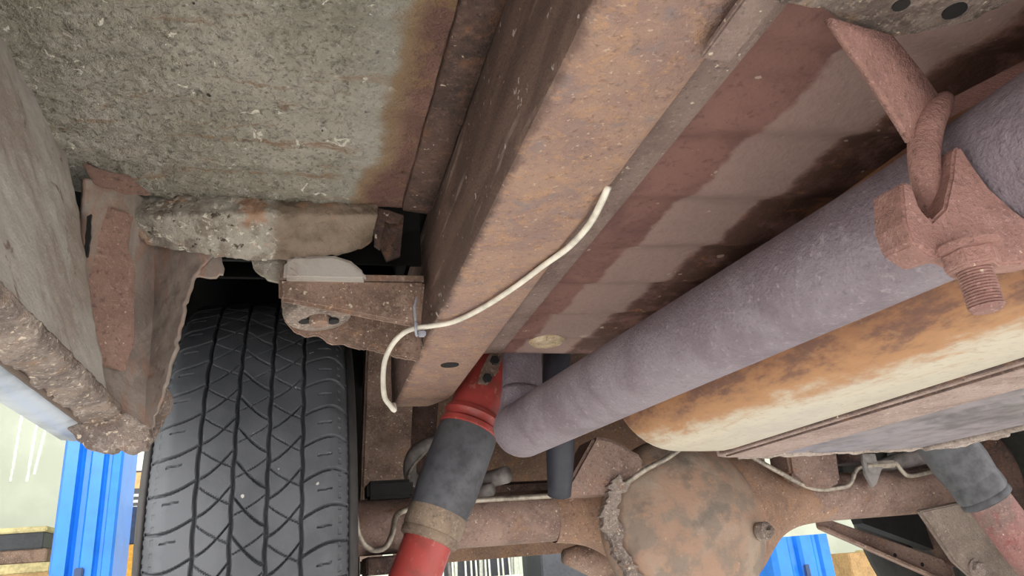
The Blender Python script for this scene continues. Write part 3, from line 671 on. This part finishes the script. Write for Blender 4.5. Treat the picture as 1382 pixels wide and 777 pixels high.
# hanger and clamp
hn = thing('exhaust_hanger', (.3, .25, .1), 'reddish rusty strap hanger with saddle clamp and nut round the exhaust', 'exhaust hanger')
a0, a1 = pz_(1116, 26, .203), pz_(1200, 50, .203)
b0, b1 = py_(1228, 192, .226), py_(1266, 138, .230)
th = np.array([.001, .004, .0035])
V = [];
for k in range(9):
    s = k/8; V += [a0+(b0-a0)*s+np.array([0, -.001, -.001])*math.sin(math.pi*s), a1+(b1-a1)*s+np.array([0, -.001, -.001])*math.sin(math.pi*s)]
mk('strap', (V, [(2*i, 2*i+1, 2*i+3, 2*i+2) for i in range(8)]), 'clamp', hn, True, solid=.004)
mk('hook_rod', tube([py_(1276, 134, .236), py_(1262, 150, .229), py_(1251, 172, .226), py_(1247, 205, .225), py_(1250, 245, .226), py_(1258, 290, .228)], [.004, .0066, .0072, .0068, .0062, .005], 18, 5), 'clamp', hn, 'all')
a0, a1 = py_(1270, 166, .236), py_(1410, 92, .225); b0, b1 = py_(1290, 134, .244), py_(1410, 72, .232)
mk('strap', hexa([a0, a1, b1, b0], [q+np.array([0, .004, .003]) for q in (a0, a1, b1, b0)]), 'clamp', hn, bevel=.0008)
pol = [(1216, 246), (1221, 300), (1232, 328), (1262, 349), (1300, 338), (1345, 358), (1420, 352), (1420, 320), (1368, 282), (1335, 252), (1312, 220), (1297, 196), (1288, 200), (1284, 240), (1275, 280), (1258, 297), (1243, 281), (1231, 246)]
P = [py_(a, b, .214) for a, b in pol]
sd = mk('saddle', prism(P, (.003, .020, .003)), 'clamp', hn, bevel=.0012, seg=3)
# the half loop that goes round the pipe behind the saddle
q0 = P0+dirp*(.5+.015)
u1 = np.array([1., 0, 0]); u1 -= dirp*(u1@dirp); u1 /= np.linalg.norm(u1); u2 = np.cross(dirp, u1)
mk('u_bolt', tube([q0+.039*(math.cos(a)*u1+math.sin(a)*np.array([0, 0, 1.])) for a in np.linspace(-.6, 1.1, 16)], .005, 12), 'clamp', hn, True)
nc = py_(1310, 350, .211)
mk('nut', join(hexnut(nc+np.array([0, 0, .004]), (.02, 0, -1), .0105, .009), lathe([(.0128, 0), (.0128, .003)], nc+np.array([0, 0, .006]), (.02, 0, -1), 24)), 'clamp', hn, bevel=.0006)
V, Fs = [], []
pr = []
for k in range(15): pr += [(.0066, k*.0012), (.0060, k*.0012+.0006)]
mk('threaded_stud', lathe(pr+[(.005, .0186)], nc+np.array([0, 0, -.003]), (.02, 0, -1), 20), 'clamp', hn)

# ------------------------------------------------------------------ flat tank
tk = thing('metal_tank', (.6, .4, .1), 'wide flat metal tank, rusty and cream sided with a seamed grey underside', 'tank')
YE = .82
def sweep(prof, y0=-.6, y1=YE, rnd_=True):
    P = np.asarray(prof, float); cz = .19
    ys = [y0, .2, .5, y1-.05, y1-.03, y1-.015, y1-.006, y1]
    ins = [0, 0, 0, 0, .002, .006, .012, .022] if rnd_ else [0]*8
    V = []; n = len(P)
    for y, q in zip(ys, ins):
        for x, z in P: V.append((x+(q if x < .42 else 0), y, z+(q*.5 if z < cz else -q*.5)))
    return V, [(j*n+i, j*n+i+1, (j+1)*n+i+1, (j+1)*n+i) for j in range(7) for i in range(n-1)]+[tuple(7*n+i for i in range(n))]
arc = [(.352+.075*(1-math.cos(a)), .185-.075*math.sin(a)) for a in np.linspace(-.6, math.pi/2, 16)]
mk('side_shell', sweep([(.5, .236), (.42, .234)]+arc+[(.46, .1085), (.484, .108), (.486, .113)], -.6), 'tank', tk, True)
mk('seam_flange', sweep([(.4865, .113), (.4875, .1055), (.500, .1035), (.545, .1025), (.5655, .103), (.567, .109)], -.6, YE-.008, False), 'tank_seam', tk, True)
mk('seam_bead', tube([(.4855, -.5, .1085), (.4855, YE-.02, .1085)], .0022, 8), 'dark_rust', tk)
mk('seam_bead', tube([(.493, -.5, .1045), (.493, YE-.02, .1045)], .0016, 8), 'dark_rust', tk)
mk('underside', sweep([(.567, .109), (.569, .106), (.598, .1055), (.612, .1055), (.618, .109), (.626, .1045), (.68, .104), (.70, .104), (.706, .1075), (.714, .104), (.76, .104), (.764, .1085), (.77, .1045), (.84, .107), (.86, .108), (.93, .116), (1.0, .135), (1.04, .19), (1.0, .234), (.5, .236)], -.6, YE-.004, False), 'tank_bottom', tk, True)
V, Fs = tube([(x, YE-.002, .105+max(0, (x-.84))*.12) for x in np.linspace(.52, .95, 60)], .0034, 10)
V = [q+np.array([0, .5, -.8])*.003*noise.fractal(Vector(q*60), 1, 2, 3) for q in V]
mk('end_rim', (V, Fs), 'tank_rim', tk, 'all')
V, Fs = tube([(.80, y, .104) for y in np.linspace(.0, YE-.004, 50)], .004, 10)
mk('lower_rib', (V, Fs), 'tank_rim', tk, 'all')

# ------------------------------------------------------------------ wire on the rail
ww = thing('white_wire', (.14, .6, .2), 'thin white plastic wire hooked across the frame rail', 'wire')
pts = [pz_(821, 251, .222), pz_(812, 272, .2165), pz_(795, 303, .2165), pz_(768, 333, .2165), pz_(735, 357, .2165), pz_(695, 387, .2165), pz_(650, 416, .216), pz_(612, 434, .216), pz_(580, 440, .215), py_(560, 443, .655), py_(545, 449, .655), py_(530, 464, .66), py_(520, 485, .67), py_(517, 510, .68), py_(519, 535, .68), py_(526, 546, .68), py_(532, 553, .68), py_(531, 546, .69)]
mk('wire', tube(pts, .0024, 10, 5), 'white_wire', ww, 'all')
ct = thing('cable_tie', (.11, .65, .21), 'small pale grey cable tie knotted round the white wire', 'cable tie')
c0 = py_(562, 443, .655)
mk('loop', tube([c0+.0052*np.array([.3*math.sin(a), math.sin(a), 1.3*math.cos(a)]) for a in np.linspace(0, 2*math.pi, 20)], .0013, 8), 'tie', ct)
mk('tie_head', box(c0[0]+.001, c0[0]+.008, c0[1]-.006, c0[1]+.001, c0[2]-.0085, c0[2]-.0035), 'tie', ct, bevel=.001)
mk('tail', tube([c0+np.array([-.001, -.003, .004]), c0+np.array([-.002, -.004, .02]), c0+np.array([.001, -.002, .03])], .0012, 6), 'tie', ct)

# things behind the left shock
pb = thing('parking_brake_cable', (.2, 1.25, .12), 'looped grey cable sleeve behind the left shock absorber', 'cable')
mk('cable_loop', tube([py_(600, 655, 1.28), py_(560, 648, 1.27), py_(553, 630, 1.26), py_(560, 610, 1.25), py_(580, 598, 1.25), py_(610, 592, 1.26)], .011, 12, 5), 'hose', pb, 'all')
mk('sleeve_end', tube([py_(600, 662, 1.25), py_(645, 651, 1.2), py_(684, 640, 1.15)], .0135, 14, 3), 'hose', pb, 'all')
mk('sleeve_end', tube([py_(600, 672, 1.25), py_(630, 667, 1.2), py_(664, 660, 1.16)], .010, 14, 3), 'hose', pb, 'all')
mk('inner_cable', tube([py_(543, 682, 1.26), py_(549, 655, 1.26), py_(556, 630, 1.25), py_(580, 603, 1.25)], .0032, 8, 4), 'steel', pb, 'all')

# links at the lower right
ca = thing('channel_arm', (1.1, 1.38, -.05), 'rusty channel shaped arm with small holes below the right axle tube', 'suspension arm')
A0, A1 = py_(1100, 694, 1.27), py_(1285, 758, 1.27); dn = np.array([0, 0, -.052])
chn = mk('channel_web', hexa([A0, A1, A1+dn, A0+dn*.5], [q+np.array([0, .006, 0]) for q in (A0, A1, A1+dn, A0+dn*.5)]), 'axle', ca, bevel=.002)
mk('lower_flange', hexa([A0+dn*.5, A1+dn, A1+dn+np.array([0, -.022, -.004]), A0+dn*.5+np.array([0, -.022, -.004])], [q+np.array([0, 0, .005]) for q in (A0+dn*.5, A1+dn, A1+dn+np.array([0, -.022, -.004]), A0+dn*.5+np.array([0, -.022, -.004]))]), 'bracket', ca)
for s in (.22, .55, .75): mk('rivet_hole', lathe([(.004, -.0006), (.004, .003)], A0+(A1-A0)*s+dn*.5, (0, 1, 0), 12), 'black', chn)
mk('shaded_strip', hexa([py_(1150, 672, 1.285), py_(1246, 670, 1.285), py_(1262, 742, 1.285), py_(1165, 706, 1.285)], [q+np.array([0, .03, 0]) for q in (py_(1150, 672, 1.285), py_(1246, 670, 1.285), py_(1262, 742, 1.285), py_(1165, 706, 1.285))]), 'black', ca)  # black slab for a dark part in shadow, shade put into its colour
lk = thing('link_plate', (1.15, 1.1, -.05), 'flat grey-brown link plate with a bolt, hanging from the right axle end', 'suspension link')
P = [py_(a, b, 1.10) for a, b in ((1242, 690), (1308, 676), (1345, 712), (1400, 790), (1335, 800), (1290, 760))]
mk('plate', prism(P, (0, .012, .004)), 'link', lk, bevel=.002)
mk('bolt', join(hexnut(py_(1318, 768, 1.10), (0, -1, 0), .012, .010), lathe([(.017, 0), (.017, .003)], py_(1318, 768, 1.10), (0, -1, 0), 20)), 'crust', lk)

# ------------------------------------------------------------------ lift posts
def post(x, y, ztop, label, wd=.30, flip=1):
    t = thing('lift_post', (x, y, -H), label, 'lift post', 'lift posts')
    h = wd/2
    k = wd/.30
    out = [(-.15, .22), (-.15, .02), (-.13, 0), (-.07, 0), (-.06, .02), (-.045, .03), (-.02, .03), (-.012, .012), (0.0, 0), (.055, 0), (.062, .012), (.075, .02), (.09, .02), (.1, .006), (.14, .0), (.15, .012), (.15, .22)]
    out = [(a*k, b) for a, b in out]
    P = [(x+flip*a, y+b) for a, b in out]; Q = [(x+flip*a*.96, y+b+.008*(1 if b < .2 else 0)) for a, b in out][::-1]
    ring = P+Q
    mk('column', prism([(a, b, -H+.02) for a, b in ring], (0, 0, ztop+H-.02)), 'lift_blue', t)
    mk('base_plate', box(x-.24, x+.24, y-.08, y+.36, -H, -H+.02), 'lift_blue', t, bevel=.004)
    mk('inner_slide', box(x-.3*wd, x+.3*wd, y+.06, y+.16, -H+.02, ztop-.05), 'black', t)
    mk('lock_cover', box(x+flip*.0-.012, x+flip*.0+.012, y-.012, y+.0, -H+.5, min(ztop-.12, .1)), 'navy', t, bevel=.003)
    return t
post(-.619, 2.6, 1.2, 'tall blue steel lift post at the left behind the tyre', .172)
post(2.137, 3.0, .03, 'blue steel lift post with open top below the differential')

# ------------------------------------------------------------------ things along the back of the shop
def stack_box(name, x0, x1, y0, y1, z0, z1, mat, label, cat, lid=None):
    t = thing(name, ((x0+x1)/2, (y0+y1)/2, z0), label, cat)
    mk('body', box(x0, x1, y0, y1, z0, z1), mat, t, bevel=.006)
    if lid: mk('lid', box(x0-.01, x1+.01, y0-.01, y1+.01, z1, z1+.03), lid, t, bevel=.006)
    return t

def shelf_unit(x0, x1, y0, y1, levels, ztop, label, mat='dark_plastic'):
    t = thing('shelf_unit', ((x0+x1)/2, (y0+y1)/2, -H), label, 'shelf')
    for x in (x0, x1-.04):
        for y in (y0, y1-.04): mk('upright', box(x, x+.04, y, y+.04, -H, ztop), mat, t)
    for z in levels: mk('shelf_board', box(x0, x1, y0, y1, z-.03, z), 'cardboard', t, bevel=.003)
    return t
# left: planks and boxes on a shelf
shelf_unit(-1.95, -1.28, 4.9, 5.35, (-.9, -.3, .18), .15, 'low shelf by the left wall holding stacked planks and boxes')
stack_box('wooden_plank', -1.9, -1.33, 4.95, 5.25, .18, .235, 'board', 'long pale plank lowest in the pile left of the blue post', 'plank')
stack_box('wooden_plank', -1.85, -1.36, 4.97, 5.25, .235, .31, 'bracket', 'reddish plank lying between two others left of the post', 'plank')
stack_box('storage_box', -1.88, -1.38, 4.96, 5.3, .31, .40, 'dark_plastic', 'dark flat box topmost of the pile left of the post', 'box', 'board')
# left: white cabinet with a notice, blue bin and yellow crate between post and tyre
cbn = thing('white_cabinet', (-.83, 4.5, -H), 'tall white cabinet between the blue post and the tyre', 'cabinet')
mk('body', box(-1.02, -.62, 4.3, 4.8, -H, 1.2), 'white_panel', cbn, bevel=.006)
mk('door', box(-1.0, -.82, 4.285, 4.3, -H+.1, 1.15), 'white_panel', cbn, bevel=.003)
mk('door', box(-.81, -.64, 4.285, 4.3, -H+.1, 1.15), 'white_panel', cbn, bevel=.003)
nt = thing('notice_sheet', (-.80, 4.28, .2), 'small printed notice stuck on the white cabinet', 'notice')
mk('sheet', box(-.83, -.755, 4.279, 4.284, .40, .62), 'dark_plastic', nt)
mk('picture', box(-.823, -.762, 4.277, 4.279, .53, .61), 'cardboard', nt)
for z in (.43, .46, .49): mk('text_line', box(-.823, -.762, 4.277, 4.279, z, z+.012), 'white_panel', nt)
stack_box('storage_bin', -.68, -.47, 3.2, 3.5, .19, .33, 'navy', 'dark blue bin behind the blue post beside the tyre', 'bin')
stack_box('tool_crate', -.68, -.47, 3.15, 3.5, -.05, .19, 'yellow', 'yellow crate under the dark blue bin beside the tyre', 'crate')
stack_box('tool_cart', -.72, -.44, 3.1, 3.6, -H, -.05, 'dark_plastic', 'dark tool cart carrying the yellow crate', 'cart')
# centre: wire rack and dark bins seen under the axle tube
rk_ = thing('wire_rack', (1.0, 4.6, -H), 'pale wire rack full of thin rods seen under the axle tube', 'rack')
for x in np.linspace(.78, 1.26, 13): mk('upright_wire', tube([(x, 4.5, -H), (x+rnd.uniform(-.02, .02), 4.5, .18)], .006, 8), 'rack', rk_)
for z in (-.55, -.25, -.05, .09): mk('cross_wire', tube([(.76, 4.51, z), (1.28, 4.51, z)], .010, 8), 'rack', rk_)
mk('back_tray', box(.76, 1.28, 4.75, 4.78, -H, .1), 'dark_plastic', rk_)
for k, (x, lean) in enumerate(((.84, .06), (.93, -.07), (1.02, .05), (1.13, -.05), (1.21, .08))):
    tag(mk('metal_rod', tube([(x, 4.56+.04*k, -H), (x+lean, 4.56+.04*k, .16+.02*(k % 3))], .012, 8), 'hose' if k % 2 else 'rack', origin=(x, 4.6, -H)), ('thin metal rod leaning in the wire rack, %s from its left end' % ('first', 'second', 'third', 'fourth', 'fifth')[k]), 'rod', 'rods in the wire rack')
stack_box('storage_bin', 1.34, 1.62, 4.3, 4.7, -H, .13, 'dark_plastic', 'tall dark bin right of the wire rack under the axle', 'bin')
stack_box('parts_cabinet', .62, .745, 4.5, 4.8, -H, .11, 'white_panel', 'narrow pale cabinet left of the wire rack', 'cabinet')
stack_box('parts_cabinet', 1.66, 1.98, 4.6, 5.0, -H, .12, 'white_panel', 'pale cabinet right of the tall dark bin under the differential', 'cabinet')
# right: shelf with cardboard box and boards
shelf_unit(3.55, 5.2, 4.85, 5.4, (-.95, -.42), -.42, 'shelf right of the blue post holding a cardboard box and boards')
stack_box('cardboard_box', 3.87, 4.12, 4.9, 5.25, -.42, -.10, 'cardboard', 'brown cardboard box beside the right blue post', 'box')
for k, (x0, x1, z, lab) in enumerate(((4.22, 4.62, -.42, 'lowest pale board of the pile right of the cardboard box'), (4.18, 4.6, -.335, 'middle pale board of the pile right of the cardboard box'), (4.25, 4.55, -.25, 'upper pale board of the pile right of the cardboard box'), (4.2, 4.5, -.165, 'topmost pale board of the pile right of the cardboard box'))):
    tag(mk('pale_board', box(x0, x1, 4.9, 5.25, z, z+.075), 'board', bevel=.008, origin=((x0+x1)/2, 5.1, z)), lab, 'board', 'pale boards on the shelf')

for k, (a, b, c_, d_) in enumerate(((28, 560, 14, 650), (48, 575, 36, 650), (58, 590, 46, 640))):  # white tubes added in place of reflection streaks on the shiny wall
    q = py_(c_, d_, 4.6); p = q+(py_(a, b, 4.6)-q)*((2.6-q[2])/(py_(a, b, 4.6)-q)[2])
    tag(mk('reflection_streak', tube([p, (p+q)/2+np.array([.01, 0, 0]), q], .008, 8, 4), 'white_panel', origin=q), '%s thin white cord put in for a reflection on the wall left of the blue post' % ('leftmost', 'middle', 'rightmost')[k], 'streak', 'white reflection streaks')
